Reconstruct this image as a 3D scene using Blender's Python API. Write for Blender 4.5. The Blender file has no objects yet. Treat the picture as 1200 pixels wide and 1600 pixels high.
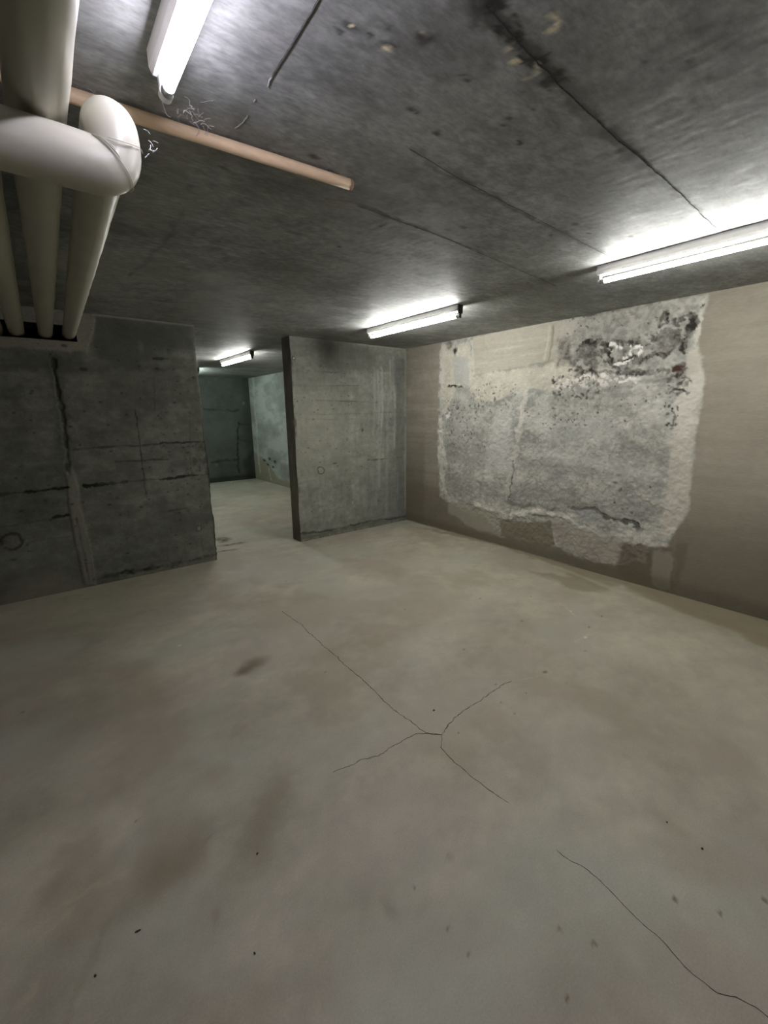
import bpy, bmesh, math, random
import numpy as np
from mathutils import Vector, Matrix

random.seed(4)
RNG = np.random.RandomState(11)
SC = bpy.context.scene
COL = SC.collection
H = 2.34          # ceiling height
XL, XR = -4.95, 0.0
YN, YF = -6.3, 5.54
DL, DR = -2.675, -1.690   # doorway edges in the partition
T = 0.20          # partition thickness

# ---------------------------------------------------------------- helpers
def lin(c):
    c = np.asarray(c, float) / 255.0
    return np.where(c <= 0.04045, c / 12.92, ((c + 0.055) / 1.055) ** 2.4)

TAB = RNG.rand(512, 512)
def vnoise(x, y, s=0):
    x = x + s * 17.31; y = y + s * 9.77
    xi = np.floor(x).astype(int); yi = np.floor(y).astype(int)
    fx = x - xi; fy = y - yi
    fx = fx * fx * (3 - 2 * fx); fy = fy * fy * (3 - 2 * fy)
    a = TAB[xi % 512, yi % 512]; b = TAB[(xi + 1) % 512, yi % 512]
    c = TAB[xi % 512, (yi + 1) % 512]; d = TAB[(xi + 1) % 512, (yi + 1) % 512]
    return (a * (1 - fx) + b * fx) * (1 - fy) + (c * (1 - fx) + d * fx) * fy
def fbm(x, y, s=0, o=4, g=0.5):
    t = 0; w = 0; a = 1.0
    for k in range(o):
        t = t + a * vnoise(x * 2 ** k, y * 2 ** k, s + k * 3.1); w += a; a *= g
    return t / w
def nz(x, y, s=0, o=4, g=0.5, k=3.0):
    return np.clip((fbm(x, y, s, o, g) - .5) * k + .5, 0, 1)
def sst(a, b, x):
    t = np.clip((x - a) / (b - a), 0, 1); return t * t * (3 - 2 * t)

class Paint:
    """colour and relief of one surface, computed on its grid of points (u, v) in metres"""
    def __init__(s, u, v, rgb):
        s.u = u; s.v = v
        s.c = np.ones(u.shape + (3,)) * lin(rgb)
        s.h = np.zeros(u.shape)
        s.wn = nz(u * 19, v * 19, 71, 3, .6); s.wl = nz(u * 4, v * 4, 73, 3, .6)
        s.set_warp(0.02, 7)
    def clouds(s, layers, seed=0):
        """layers of (metres per patch in u, in v, strength)"""
        for k, (su, sv, a) in enumerate(layers):
            s.c = s.c * (1 + a * 2 * (nz(s.u / su, s.v / sv, seed + 4.7 * k, 4, .6) - .5))[..., None]
    def set_warp(s, amp, fr):
        s.wu = s.u + amp * (fbm(s.u * fr, s.v * fr, 21, 5, .65) - .5) * 3.4
        s.wv = s.v + amp * (fbm(s.u * fr, s.v * fr, 37, 5, .65) - .5) * 3.4
    def mix(s, m, rgb, a=1.0):
        m = (np.clip(m, 0, 1) * a)[..., None]
        s.c = s.c * (1 - m) + lin(rgb) * m
    def mul(s, k):
        s.c = s.c * np.asarray(k)[..., None]
    def dseg(s, a, b, u=None, v=None):
        u = s.wu if u is None else u; v = s.wv if v is None else v
        ax, ay = a[0], a[1]; dx, dy = b[0] - ax, b[1] - ay
        t = np.clip(((u - ax) * dx + (v - ay) * dy) / (dx * dx + dy * dy + 1e-12), 0, 1)
        return np.hypot(u - ax - t * dx, v - ay - t * dy), t
    def line(s, pts, w, soft=None, raw=False):
        u, v = (s.u, s.v) if raw else (s.wu, s.wv)
        d = np.full(s.u.shape, 9.)
        for a, b in zip(pts[:-1], pts[1:]):
            d = np.minimum(d, s.dseg(a, b, u, v)[0])
        soft = soft or w
        if raw: return 1 - sst(w, w + soft, d)
        we = w * (.15 + 1.5 * s.wn)
        return (1 - sst(we, we + soft, d)) * (.55 + .45 * sst(.15, .5, s.wl))
    def poly(s, pts, soft=0.02):
        d = np.full(s.u.shape, 9.); ins = np.zeros(s.u.shape, bool)
        for a, b in zip(pts, pts[1:] + pts[:1]):
            d = np.minimum(d, s.dseg(a, b)[0])
            cond = (a[1] > s.wv) != (b[1] > s.wv)
            x = a[0] + (s.wv - a[1]) * (b[0] - a[0]) / ((b[1] - a[1]) or 1e-9)
            ins ^= cond & (s.wu < x)
        return sst(-soft, soft, np.where(ins, d, -d))
    def spot(s, u0, v0, r, r2=None, soft=0.6, ang=0):
        r2 = r2 or r
        du = s.wu - u0; dv = s.wv - v0
        c, n = math.cos(ang), math.sin(ang)
        d = np.hypot((du * c + dv * n) / r, (-du * n + dv * c) / r2)
        return 1 - sst(1 - soft, 1 + soft, d)
    def ring(s, u0, v0, r, w):
        d = np.abs(np.hypot(s.wu - u0, s.wv - v0) - r)
        return 1 - sst(w * .5, w * 1.3, d)

def grid_axis(segs):
    out = []
    for a, b, st in segs:
        n = max(1, int(round(abs(b - a) / st)))
        out += list(np.linspace(a, b, n + 1)[:-1])
    out.append(segs[-1][1])
    return np.array(out)

def mesh_np(name, co, faces, mat, colors=None, parent=None, smooth=False):
    me = bpy.data.meshes.new(name)
    me.vertices.add(len(co)); me.vertices.foreach_set('co', np.asarray(co, np.float32).ravel())
    me.loops.add(faces.size); me.loops.foreach_set('vertex_index', faces.astype(np.int32).ravel())
    n = len(faces); me.polygons.add(n)
    me.polygons.foreach_set('loop_start', np.arange(0, faces.size, faces.shape[1], dtype=np.int32))
    me.polygons.foreach_set('loop_total', np.full(n, faces.shape[1], np.int32))
    if smooth: me.polygons.foreach_set('use_smooth', np.ones(n, bool))
    me.update(calc_edges=True)
    if colors is not None:
        at = me.color_attributes.new('surface_colour', 'FLOAT_COLOR', 'POINT')
        c4 = np.ones((len(co), 4), np.float32); c4[:, :3] = colors
        at.data.foreach_set('color', c4.ravel())
    me.materials.append(mat)
    o = bpy.data.objects.new(name, me); COL.objects.link(o); o.parent = parent
    return o

def grid_faces(nu, nv, flip=False, off=0, keep=None):
    i, j = np.meshgrid(np.arange(nu - 1), np.arange(nv - 1), indexing='ij')
    a = i * nv + j
    f = np.stack([a, a + nv, a + nv + 1, a + 1], -1).reshape(-1, 4)
    if keep is not None: f = f[keep.ravel()]
    if flip: f = f[:, ::-1]
    return f + off

def structure(o): o['kind'] = 'structure'; return o
def thing(name, loc, label, cat, group=None, rz=0):
    o = bpy.data.objects.new(name, None); COL.objects.link(o)
    o.location = loc; o.rotation_euler = (0, 0, rz); o.empty_display_size = .1
    o['label'] = label; o['category'] = cat
    if group: o['group'] = group
    return o
def obj(name, bm, mat, parent=None, smooth=False):
    me = bpy.data.meshes.new(name)
    bmesh.ops.recalc_face_normals(bm, faces=bm.faces)
    bm.to_mesh(me); bm.free()
    for p in me.polygons: p.use_smooth = smooth
    me.materials.append(mat)
    o = bpy.data.objects.new(name, me); COL.objects.link(o); o.parent = parent
    return o
def bx(bm, x0, x1, y0, y1, z0, z1, bev=0):
    vs = [bm.verts.new((x, y, z)) for x in (x0, x1) for y in (y0, y1) for z in (z0, z1)]
    fs = [bm.faces.new([vs[k] for k in q]) for q in ((0, 1, 3, 2), (4, 6, 7, 5), (0, 4, 5, 1), (2, 3, 7, 6), (0, 2, 6, 4), (1, 5, 7, 3))]
    if bev:
        es = list({e for f in fs for e in f.edges})
        bmesh.ops.bevel(bm, geom=es, offset=bev, segments=2, profile=.5, affect='EDGES')

# ---------------------------------------------------------------- materials
def new_mat(name):
    m = bpy.data.materials.new(name); m.use_nodes = True
    nt = m.node_tree; b = nt.nodes['Principled BSDF']
    return m, nt, b
def concrete(name, rough=.85, fine=.18, grain=70, bump=.35, bump_scale=90, pits=0.0, stretch=(1, 1, 1), big=.12, spec=.3):
    m, nt, b = new_mat(name); N = nt.nodes; L = nt.links
    at = N.new('ShaderNodeAttribute'); at.attribute_name = 'surface_colour'
    tc = N.new('ShaderNodeTexCoord'); mp = N.new('ShaderNodeMapping'); mp.inputs['Scale'].default_value = stretch
    L.new(tc.outputs['Object'], mp.inputs['Vector'])
    def noise(sc, det=4, ro=.6, src=mp):
        n = N.new('ShaderNodeTexNoise'); n.inputs['Scale'].default_value = sc
        n.inputs['Detail'].default_value = det; n.inputs['Roughness'].default_value = ro
        L.new(src.outputs['Vector'] if src is mp else src.outputs['Object'], n.inputs['Vector']); return n
    def ramp(n, a, b_, lo, hi):
        r = N.new('ShaderNodeMapRange'); r.inputs[1].default_value = a; r.inputs[2].default_value = b_
        r.inputs[3].default_value = lo; r.inputs[4].default_value = hi
        L.new(n.outputs[0], r.inputs[0]); return r
    def mul(sa, sb):
        x = N.new('ShaderNodeMath'); x.operation = 'MULTIPLY'
        L.new(sa.outputs[0], x.inputs[0]); L.new(sb.outputs[0], x.inputs[1]); return x
    n1 = noise(grain, 5, .65); n2 = noise(9, 5, .6, tc)
    k = mul(ramp(n1, .3, .7, 1 - fine, 1 + fine), ramp(n2, .3, .7, 1 - big, 1 + big))
    if pits:
        n3 = noise(26, 3, .7, tc)
        k = mul(k, ramp(n3, .655, .70, 1.0, 1 - pits))
    vm = N.new('ShaderNodeVectorMath'); vm.operation = 'SCALE'
    L.new(at.outputs['Color'], vm.inputs[0]); L.new(k.outputs[0], vm.inputs['Scale'])
    L.new(vm.outputs[0], b.inputs['Base Color'])
    nb = noise(bump_scale, 6, .7)
    bp_ = N.new('ShaderNodeBump'); bp_.inputs['Strength'].default_value = bump; bp_.inputs['Distance'].default_value = .004
    L.new(nb.outputs[0], bp_.inputs['Height']); L.new(bp_.outputs[0], b.inputs['Normal'])
    rr = ramp(n2, .3, .7, rough - .08, rough + .08); L.new(rr.outputs[0], b.inputs['Roughness'])
    b.inputs['Specular IOR Level'].default_value = spec
    return m
def simple(name, rgb, rough=.5, metal=0, fine=.06, scale=30, bump=0, spec=.5, stretch=(1, 1, 1), coat=0):
    m, nt, b = new_mat(name); N = nt.nodes; L = nt.links
    tc = N.new('ShaderNodeTexCoord'); mp = N.new('ShaderNodeMapping'); mp.inputs['Scale'].default_value = stretch
    L.new(tc.outputs['Object'], mp.inputs['Vector'])
    n = N.new('ShaderNodeTexNoise'); n.inputs['Scale'].default_value = scale; n.inputs['Detail'].default_value = 5
    L.new(mp.outputs[0], n.inputs['Vector'])
    cr = N.new('ShaderNodeValToRGB'); c = lin(rgb)
    cr.color_ramp.elements[0].position = .3; cr.color_ramp.elements[1].position = .7
    cr.color_ramp.elements[0].color = (*(c * (1 - fine)), 1); cr.color_ramp.elements[1].color = (*np.minimum(c * (1 + fine), 1), 1)
    L.new(n.outputs[0], cr.inputs[0]); L.new(cr.outputs[0], b.inputs['Base Color'])
    b.inputs['Roughness'].default_value = rough; b.inputs['Metallic'].default_value = metal
    b.inputs['Specular IOR Level'].default_value = spec; b.inputs['Coat Weight'].default_value = coat
    if bump:
        q = N.new('ShaderNodeBump'); q.inputs['Strength'].default_value = bump; q.inputs['Distance'].default_value = .004
        L.new(n.outputs[0], q.inputs['Height']); L.new(q.outputs[0], b.inputs['Normal'])
    return m
def emit(name, rgb, st):
    m, nt, b = new_mat(name)
    b.inputs['Base Color'].default_value = (.9, .9, .9, 1)
    b.inputs['Emission Color'].default_value = (*rgb, 1); b.inputs['Emission Strength'].default_value = st
    return m

M_floor = concrete('screed_floor', rough=.62, fine=.10, grain=150, bump=.12, bump_scale=60, big=.035, spec=.35)
M_ceil = concrete('board_marked_ceiling', rough=.6, fine=.24, grain=60, bump=.12, bump_scale=45, stretch=(.55, 1.3, 1), big=.07, spec=.25)
M_wall = concrete('cast_concrete', rough=.85, fine=.16, grain=80, bump=.5, bump_scale=60, pits=.28, big=.10)
M_render = concrete('rendered_wall', rough=.9, fine=.09, grain=60, bump=.45, bump_scale=70, big=.05, stretch=(1, .35, 1.6))
M_plain = concrete('plain_concrete', rough=.9, fine=.15, grain=50, bump=.3, big=.2)
M_line = simple('crack_shade', (62, 57, 48), .95, fine=.3, scale=60)
M_fin = simple('seam_grit', (44, 43, 40), .95, fine=.4, scale=90, bump=.5)
M_lightfin = simple('mortar_fin', (128, 127, 120), .9, fine=.2, scale=90, bump=.5)
M_lightcrack = simple('pale_crack_filling', (176, 171, 150), .9, fine=.1, scale=60)
M_batten = simple('enamelled_steel', (240, 238, 236), .45, fine=.02)
M_holder = simple('lampholder_plastic', (190, 190, 186), .5, fine=.04)
M_holderdark = simple('dark_end_bracket', (64, 62, 58), .6, fine=.1)
M_cap = simple('aluminium_cap', (170, 170, 170), .35, metal=.8)
M_lag = simple('pipe_jacket', (184, 182, 166), .34, fine=.05, scale=7, bump=.08, spec=.5)
M_tan = simple('tan_pipe', (224, 196, 162), .55, fine=.10, scale=18, stretch=(1, 6, 6))
M_tancap = simple('tan_pipe_rim', (150, 118, 96), .6)
M_web = simple('cobweb_silk', (225, 222, 228), .9)
M_seamtape = simple('jacket_seam', (150, 149, 128), .4)
M_mark = simple('dark_stone', (42, 38, 33), .9, fine=.3, scale=200)

EN = emit('tube_glow_near', (.97, .94, 1.14), 12.5)
EW = emit('tube_glow', (1.0, 1.0, .965), 32)
EG = emit('tube_glow_green', (.84, 1.0, .95), 24)

# ---------------------------------------------------------------- right wall (x = 0)
def make_wall_right():
    ys = grid_axis([(YN, -4.2, .15), (-4.2, 0.0, .0065), (0.0, YF, .022)])
    zs = grid_axis([(0, H, .0068)])
    U, V = np.meshgrid(ys, zs, indexing='ij')
    p = Paint(U, V, (139, 133, 121))
    n_str = fbm(U * 2.2, V * 26, 5, 4)                      # horizontal brush streaks
    n_big = fbm(U * 1.4, V * 1.9, 8, 4)
    p.mul(.80 + .26 * n_str + .18 * n_big)
    p.clouds(((.9, .05, .05), (.35, .25, .06), (.05, .02, .04)), 3)
    damp = sst(.95, .35, V + .35 * (fbm(U * 1.6, V * 1.2, 13) - .5))
    p.mix(damp, (104, 97, 82), .62)
    # damp streak column beside the corner
    p.mix(sst(-.42, -.34, U) * (1 - sst(-.02, .0, U)) * sst(1.7, .6, V), (96, 90, 74), .45)
    p.mix(p.line([(-0.022,1.557),(-0.325,1.544),(-0.605,1.549)], .006, .012), (158, 154, 140), .5)
    p.mix(p.line([(-0.036,1.317),(-0.611,1.311)], .006, .012), (155, 150, 137), .4)
    # right hand field slightly browner
    p.mix(sst(-2.55, -2.8, U), (128, 120, 106), .45)
    p.mix(sst(-2.55, -2.8, U) * sst(1.0, .1, V), (98, 90, 76), .5)
    p.set_warp(.022, 9)
    area = p.poly([(-0.649,2.353),(-0.619,1.857),(-0.609,1.391),(-0.621,0.906),(-0.668,0.450),(-0.874,0.355),(-1.434,0.276),(-1.644,0.118),(-2.305,0.169),(-2.543,0.094),(-2.972,0.134),(-3.295,0.361),(-3.398,0.710),(-3.393,1.019),(-3.372,1.317),(-3.388,1.509),(-3.396,1.696),(-3.306,1.887),(-3.306,2.069),(-3.335,2.326),(-2.144,2.347),(-1.144,2.337)], .015)
    grey = fbm(U * 6, V * 6, 2, 5, .62)
    fine = fbm(U * 34, V * 34, 9, 3, .6)
    strk = fbm(U * 5, V * 19, 14, 4, .6)
    p.mix(area, (158, 157, 148), .96)
    p.mul(1 + area * (.6 * (grey - .5) + .28 * (nz(U * 30, V * 30, 9, 4, .65) - .5) + .24 * (nz(U * 5, V * 19, 14, 4, .6) - .5) + .16 * (nz(U * 70, V * 70, 12, 2) - .5)))
    p.mix(area * sst(.56, .72, grey), (190, 189, 180), .4)
    p.mix(area * sst(.46, .30, grey), (128, 129, 124), .4)
    p.h += area * (.016 * (grey - .5) + .006 * (nz(U * 30, V * 30, 9, 4, .65) - .5))
    # darker lower bands inside the two grey panels
    for pl, a in (([(-0.793,1.158),(-1.565,1.120),(-1.620,0.912),(-1.211,0.936),(-0.799,0.959)], .5), ([(-1.857,1.028),(-2.454,1.035),(-2.811,1.007),(-2.793,0.912),(-2.466,0.913),(-1.868,0.879)], .55),
                  ([(-0.806,0.742),(-1.587,0.750),(-1.639,0.611),(-0.812,0.545)], .5), ([(-1.803,0.789),(-3.227,0.724),(-3.217,0.612),(-2.857,0.580),(-2.363,0.608),(-1.769,0.557)], .45),
                  ([(-0.773,1.774),(-1.120,1.842),(-1.229,1.540),(-1.180,1.174),(-0.790,1.236)], .35)):
        p.mix(p.poly(pl, .05), (134, 134, 127), a * .9)
    for pl, a in (([(-1.497,1.536),(-1.704,1.533),(-1.749,0.853),(-1.403,0.855),(-1.385,1.183)], .55), ([(-1.874,1.124),(-2.445,1.138),(-3.169,1.007),(-3.175,0.955),(-2.815,0.972),(-2.326,1.025),(-1.880,1.043)], .5),
                  ([(-2.007,1.529),(-2.419,1.406),(-2.762,1.464),(-2.792,1.187),(-2.104,1.214)], .35), ([(-0.847,1.454),(-1.185,1.483),(-1.266,1.353),(-0.916,1.271)], .4)):
        p.mix(p.poly(pl, .05), (184, 185, 178), a * 1.0)
    # framed smooth field upper left
    p.set_warp(.008, 9)
    f = p.poly([(-1.126,2.326),(-2.156,2.356),(-2.161,1.991),(-1.675,1.963),(-1.174,1.909)], .008)
    p.mix(f, (171, 166, 151), .95)
    p.mul(1 + f * .22 * (n_str - .5) + f * .12 * (fbm(U * 4, V * 50, 15) - .5))
    p.mix(p.line([(-1.118,2.300),(-1.136,2.106),(-1.174,1.909)], .010, .016), (187, 184, 170), .8)
    p.mix(p.line([(-1.183,1.908),(-1.675,1.950),(-2.042,1.967),(-2.135,1.988)], .006, .015), (150, 144, 126), .8)
    p.mix(p.line([(-2.109,2.296),(-2.113,2.095),(-2.083,1.975),(-2.015,1.958)], .005, .012), (139, 133, 116), .8)
    p.mix(p.line([(-2.070,2.291),(-2.063,2.130),(-2.038,2.015)], .006, .014), (190, 186, 172), .7)
    p.h -= .006 * p.line([(-2.109,2.296),(-2.113,2.095),(-2.083,1.975)], .006, .01)
    for yy in (528, 541, 549):
        p.mix(p.line([(a, b) for a, b in [(-1.657,2.217),(-2.022,2.217)]] if yy == 528 else ([(-1.418,2.157),(-2.059,2.177)] if yy == 541 else [(-1.760,2.068),(-2.033,2.081)]), .003, .008), (188, 184, 170), .55)
    # cream plaster apron below and around it
    p.set_warp(.03, 8)
    cr = p.poly([(-1.091,2.276),(-1.146,1.911),(-1.676,1.937),(-2.043,1.955),(-2.239,1.995),(-2.403,1.901),(-2.716,1.895),(-2.618,1.785),(-2.263,1.727),(-1.919,1.732),(-1.691,1.717),(-1.466,1.619),(-1.224,1.640),(-1.054,1.832),(-0.918,1.767),(-0.780,1.546),(-0.674,1.470),(-0.641,1.856),(-0.672,2.300)], .02)
    p.mix(cr, (188, 184, 169), .88)
    p.mul(1 + cr * (.3 * (fine - .5) + .3 * (grey - .5)))
    p.mix(p.poly([(-2.157,2.345),(-2.361,2.344),(-2.344,2.206),(-2.265,1.992),(-2.192,1.942)], .02), (176, 172, 158), .75)
    # left column in light grey
    p.mix(p.poly([(-0.823,2.138),(-1.060,2.142),(-1.112,1.829),(-0.896,1.812)], .02), (166, 167, 163), .7)
    # pale outlines of the stripped patch
    p.set_warp(.022, 11)
    p.mix(p.line([(-0.672,2.300),(-0.663,1.855),(-0.652,1.470),(-0.662,1.072),(-0.693,0.788),(-0.745,0.545)], .030, .022), (196, 193, 183), .92)
    p.mix(p.line([(-0.675,1.431),(-0.705,1.154),(-0.771,0.795)], .012, .018), (212, 209, 200), .7)
    rb = p.poly([(-3.318,1.977),(-3.402,1.705),(-3.388,1.509),(-3.378,1.268),(-3.396,0.994),(-3.407,0.712),(-3.317,0.489),(-3.227,0.525),(-3.258,0.740),(-3.235,1.003),(-3.230,1.262),(-3.214,1.462),(-3.225,1.658),(-3.247,1.823),(-3.250,1.930)], .014)
    p.mix(rb, (178, 173, 161), .92); p.mul(1 + rb * .3 * (grey - .5))
    p.mix(p.poly([(-3.228,1.706),(-3.348,1.815),(-3.388,1.697),(-3.355,1.510),(-3.327,1.266),(-3.230,1.413)], .02), (190, 187, 176), .7)
    p.mix(p.poly([(-3.336,2.318),(-3.314,2.253),(-3.300,1.934),(-3.255,1.957),(-3.264,2.209),(-3.285,2.293)], .008), (186, 182, 170), .9)
    p.mix(p.line([(-1.866,1.747),(-1.829,1.531),(-1.804,1.335),(-1.781,1.098),(-1.762,1.021)], .022, .018), (190, 187, 176), .85)
    p.mix(p.line([(-1.765,0.980),(-1.758,0.840),(-1.743,0.697),(-1.712,0.534)], .006, .009), (86, 84, 76), .85)
    p.h -= .008 * p.line([(-1.765,0.980),(-1.758,0.840),(-1.743,0.697),(-1.712,0.534)], .006, .01)
    # foot of the patch
    p.mix(p.poly([(-0.817,0.396),(-1.644,0.390),(-1.661,0.122),(-1.249,0.128),(-0.821,0.262)], .02), (150, 147, 132), .8)
    p.mix(p.poly([(-1.632,0.313),(-2.256,0.404),(-2.305,0.169),(-2.136,0.086),(-1.643,0.133)], .010), (113, 108, 90), .9)
    p.mix(p.poly([(-2.268,0.433),(-2.514,0.402),(-2.969,0.364),(-2.982,0.149),(-2.730,0.118),(-2.317,0.186)], .015), (150, 144, 132), .85)
    p.mix(p.poly([(-2.464,0.586),(-2.671,0.584),(-2.741,0.485),(-2.538,0.484)], .02), (146, 147, 143), .8)
    p.mix(p.poly([(-2.964,0.363),(-3.349,0.386),(-3.405,0.007),(-3.149,-0.093),(-2.919,0.107)], .018), (96, 88, 74), .85)
    p.mix(p.poly([(-3.200,0.349),(-3.351,0.364),(-3.365,0.028),(-3.228,0.030)], .014), (131, 124, 111), .9)
    p.mix(p.poly([(-3.106,0.279),(-3.167,0.283),(-3.165,0.212),(-3.104,0.207)], .012), (126, 120, 106), .7)
    p.mix(p.poly([(-3.361,0.433),(-3.440,0.452),(-3.450,0.235),(-3.409,0.054)], .02), (92, 85, 72), .6)
    p.mix(p.line([(-1.253,0.448),(-1.519,0.414),(-1.714,0.373),(-1.875,0.445),(-2.086,0.523),(-2.317,0.509),(-2.475,0.472)], .020, .018), (198, 195, 182), .95)
    p.mix(p.line([(-1.705,0.518),(-1.870,0.516),(-2.070,0.548),(-2.230,0.547),(-2.383,0.534)], .010, .018), (104, 101, 90), .75)  # shadow line above the pale ridge, painted in
    p.mix(p.line([(-2.432,0.581),(-2.681,0.604),(-2.791,0.556),(-2.997,0.547),(-3.081,0.495)], .014, .014), (78, 78, 72), .9)
    p.mix(p.line([(-2.981,0.450),(-3.140,0.427),(-3.261,0.488),(-3.326,0.568)], .014, .014), (198, 194, 180), .85)
    p.mix(p.line([(-2.966,0.388),(-3.094,0.382),(-3.242,0.405)], .008, .014), (184, 180, 168), .6)
    p.h -= .012 * p.line([(-2.432,0.581),(-2.681,0.604),(-2.791,0.556),(-2.997,0.547),(-3.081,0.495)], .012, .018)
    p.h += .008 * p.line([(-1.256,0.401),(-1.520,0.384),(-1.716,0.344),(-1.877,0.417),(-2.089,0.489),(-2.320,0.483),(-2.477,0.447)], .014, .02)
    # soot-dark scabs and white salt in the upper right
    p.set_warp(.020, 16)
    up = p.poly([(-2.362,2.333),(-3.291,2.309),(-3.288,1.958),(-2.718,1.868),(-2.372,1.903),(-2.239,1.995)], .02)
    p.mix(up, (152, 150, 141), .8); p.mul(1 + up * .45 * (nz(U * 28, V * 28, 9, 4, .65) - .5))
    scab = np.clip(sst(.47, .58, fbm(U * 30, V * 30, 51, 3, .6)), 0, 1)
    def sc(mask, k=.9, rgb=(46, 41, 36)):
        p.mix(mask * (.62 + .38 * scab), rgb, min(1, k * 1.25))
        p.h += -.004 * mask * scab
    sc(p.line([(-2.387,2.063),(-2.437,2.106),(-2.529,2.105),(-2.610,2.074),(-2.651,1.996)], .018, .016), .85)
    sc(p.line([(-2.334,1.918),(-2.378,1.970),(-2.409,2.022),(-2.453,1.995)], .016, .014), .9)
    sc(p.line([(-2.620,2.036),(-2.667,1.952),(-2.724,1.915),(-2.790,1.929),(-2.865,1.942)], .018, .016), .8)
    sc(p.line([(-2.669,2.077),(-2.773,2.084),(-2.855,2.034)], .016, .014), .55)
    sc(p.line([(-2.378,1.846),(-2.554,1.855),(-2.724,1.820),(-2.929,1.815),(-3.116,1.820)], .012, .014), .7)
    sc(p.line([(-2.937,1.915),(-3.010,1.937),(-3.102,1.937)], .012, .014), .75)
    sc(p.line([(-2.986,2.066),(-3.054,2.105),(-3.153,2.090),(-3.171,2.018),(-3.122,1.954)], .014, .014), .6)
    sc(p.line([(-3.253,2.166),(-3.240,2.078),(-3.203,1.968),(-3.233,1.932)], .018, .014), .85)
    sc(p.line([(-3.043,2.201),(-3.065,2.234),(-3.091,2.169)], .012, .01), .95, (40, 36, 32))
    sc(p.line([(-3.197,2.212),(-3.255,2.210),(-3.281,2.140),(-3.245,2.100)], .014, .01), .95, (42, 38, 34))
    sc(p.poly([(-2.995,2.065),(-3.168,2.111),(-3.238,1.964),(-3.057,1.932)], .02), .45)
    sc(p.line([(-3.168,1.830),(-3.233,1.801),(-3.245,1.837),(-3.202,1.775)], .014, .012), .95, (62, 42, 32))
    sc(p.line([(-3.201,1.679),(-3.260,1.656),(-3.228,1.706)], .010, .008), .95, (46, 38, 32))
    sc(p.line([(-3.199,1.512),(-3.214,1.462),(-3.213,1.402)], .006, .006), 1.0, (36, 34, 30))
    sc(p.poly([(-2.185,2.172),(-2.284,2.187),(-2.339,1.929),(-2.180,1.931)], .02), .5)
    sc(p.poly([(-2.323,2.098),(-2.897,2.088),(-2.949,1.848),(-2.381,1.812)], .03) * sst(.42, .6, nz(U * 16, V * 16, 53, 3)), .55)
    sc(p.spot(*[(-0.881,2.210)][0], .035, .05), .95, (46, 42, 38))
    sc(p.spot(*[(-0.787,2.286)][0], .05, .05), .5)
    sc(p.line([(-0.771,1.819),(-0.895,1.827),(-1.016,1.805)], .010, .008), .9, (56, 52, 40))
    brk = sst(.25, .5, p.wn); salt = sst(.48, .56, fbm(U * 38, V * 38, 66, 2))
    for pl in ([(-2.745,2.016),(-2.776,2.058),(-2.835,2.031),(-2.833,1.955),(-2.788,1.950)], [(-2.848,2.004),(-2.904,2.028),(-2.927,1.995),(-2.875,1.941),(-2.829,1.905),(-2.724,1.915)],
               [(-2.655,2.058),(-2.687,2.064),(-2.713,2.020),(-2.683,2.003)], [(-2.615,1.818),(-2.716,1.789),(-2.765,1.733),(-2.859,1.769),(-2.909,1.776)], [(-2.412,1.810),(-2.530,1.813),(-2.592,1.765)]):
        p.mix(p.line(pl, .008, .007) * brk, (226, 224, 218), 1)
        p.h += .004 * p.line(pl, .006, .008)
    p.mix(p.poly([(-2.175,1.838),(-2.555,1.844),(-2.932,1.784),(-2.940,1.723),(-2.568,1.722),(-2.131,1.722)], .015) * salt, (216, 212, 204), .8)
    p.mix(p.spot(*[(-0.782,1.485)][0], .05, .06) * salt, (214, 213, 208), .9)
    p.mix(p.spot(*[(-0.902,2.173)][0], .016, .016), (190, 190, 184), .8)
    # speckles
    rs = np.random.RandomState(5)
    def speck(poly, n, r0, r1, rgb=(52, 50, 45)):
        xs = [q[0] for q in poly]; zs_ = [q[1] for q in poly]
        for k in range(n):
            a, b = rs.uniform(min(xs), max(xs)), rs.uniform(min(zs_), max(zs_))
            r = rs.uniform(r0, r1)
            i0, i1 = np.searchsorted(ys, [a - 3 * r - .02, a + 3 * r + .02]); j0, j1 = np.searchsorted(zs, [b - 3 * r - .02, b + 3 * r + .02])
            if i1 <= i0 or j1 <= j0: continue
            du = p.wu[i0:i1, j0:j1] - a; dv = p.wv[i0:i1, j0:j1] - b
            sh = rs.uniform(-.6, .6); du2 = du + sh * dv
            m = (1 - sst(.4, 1.5, np.hypot(du2 / r, dv / (r * rs.uniform(.6, 1.5))) * (.6 + .8 * p.wn[i0:i1, j0:j1])))[..., None] * rs.uniform(.5, .95)
            p.c[i0:i1, j0:j1] = p.c[i0:i1, j0:j1] * (1 - m) + lin(rgb) * m
            p.h[i0:i1, j0:j1] -= .003 * m[..., 0]
    speck([(-0.755,1.661),(-1.218,1.176)], 110, .003, .011)
    speck([(-1.121,1.828),(-1.746,1.500)], 75, .003, .010)
    speck([(-0.793,1.158),(-1.731,1.129)], 20, .003, .006)
    speck([(-2.150,1.887),(-2.608,1.604)], 70, .004, .014)
    speck([(-2.076,1.559),(-2.635,1.339)], 60, .003, .009)
    speck([(-1.821,1.531),(-2.160,1.373)], 14, .004, .008)
    speck([(-2.623,1.741),(-3.199,1.512)], 30, .003, .009)
    speck([(-2.208,2.337),(-3.001,2.016)], 26, .004, .011)
    speck([(-3.013,2.299),(-3.306,2.069)], 22, .006, .018)
    speck([(-3.134,1.857),(-3.296,1.607)], 22, .006, .016)
    speck([(-3.148,1.563),(-3.245,1.363)], 18, .004, .011, (40, 38, 34))
    speck([(-2.525,0.622),(-3.214,1.210)], 26, .003, .007)
    speck([(-2.706,1.475),(-2.980,1.368)], 8, .003, .008)
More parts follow.
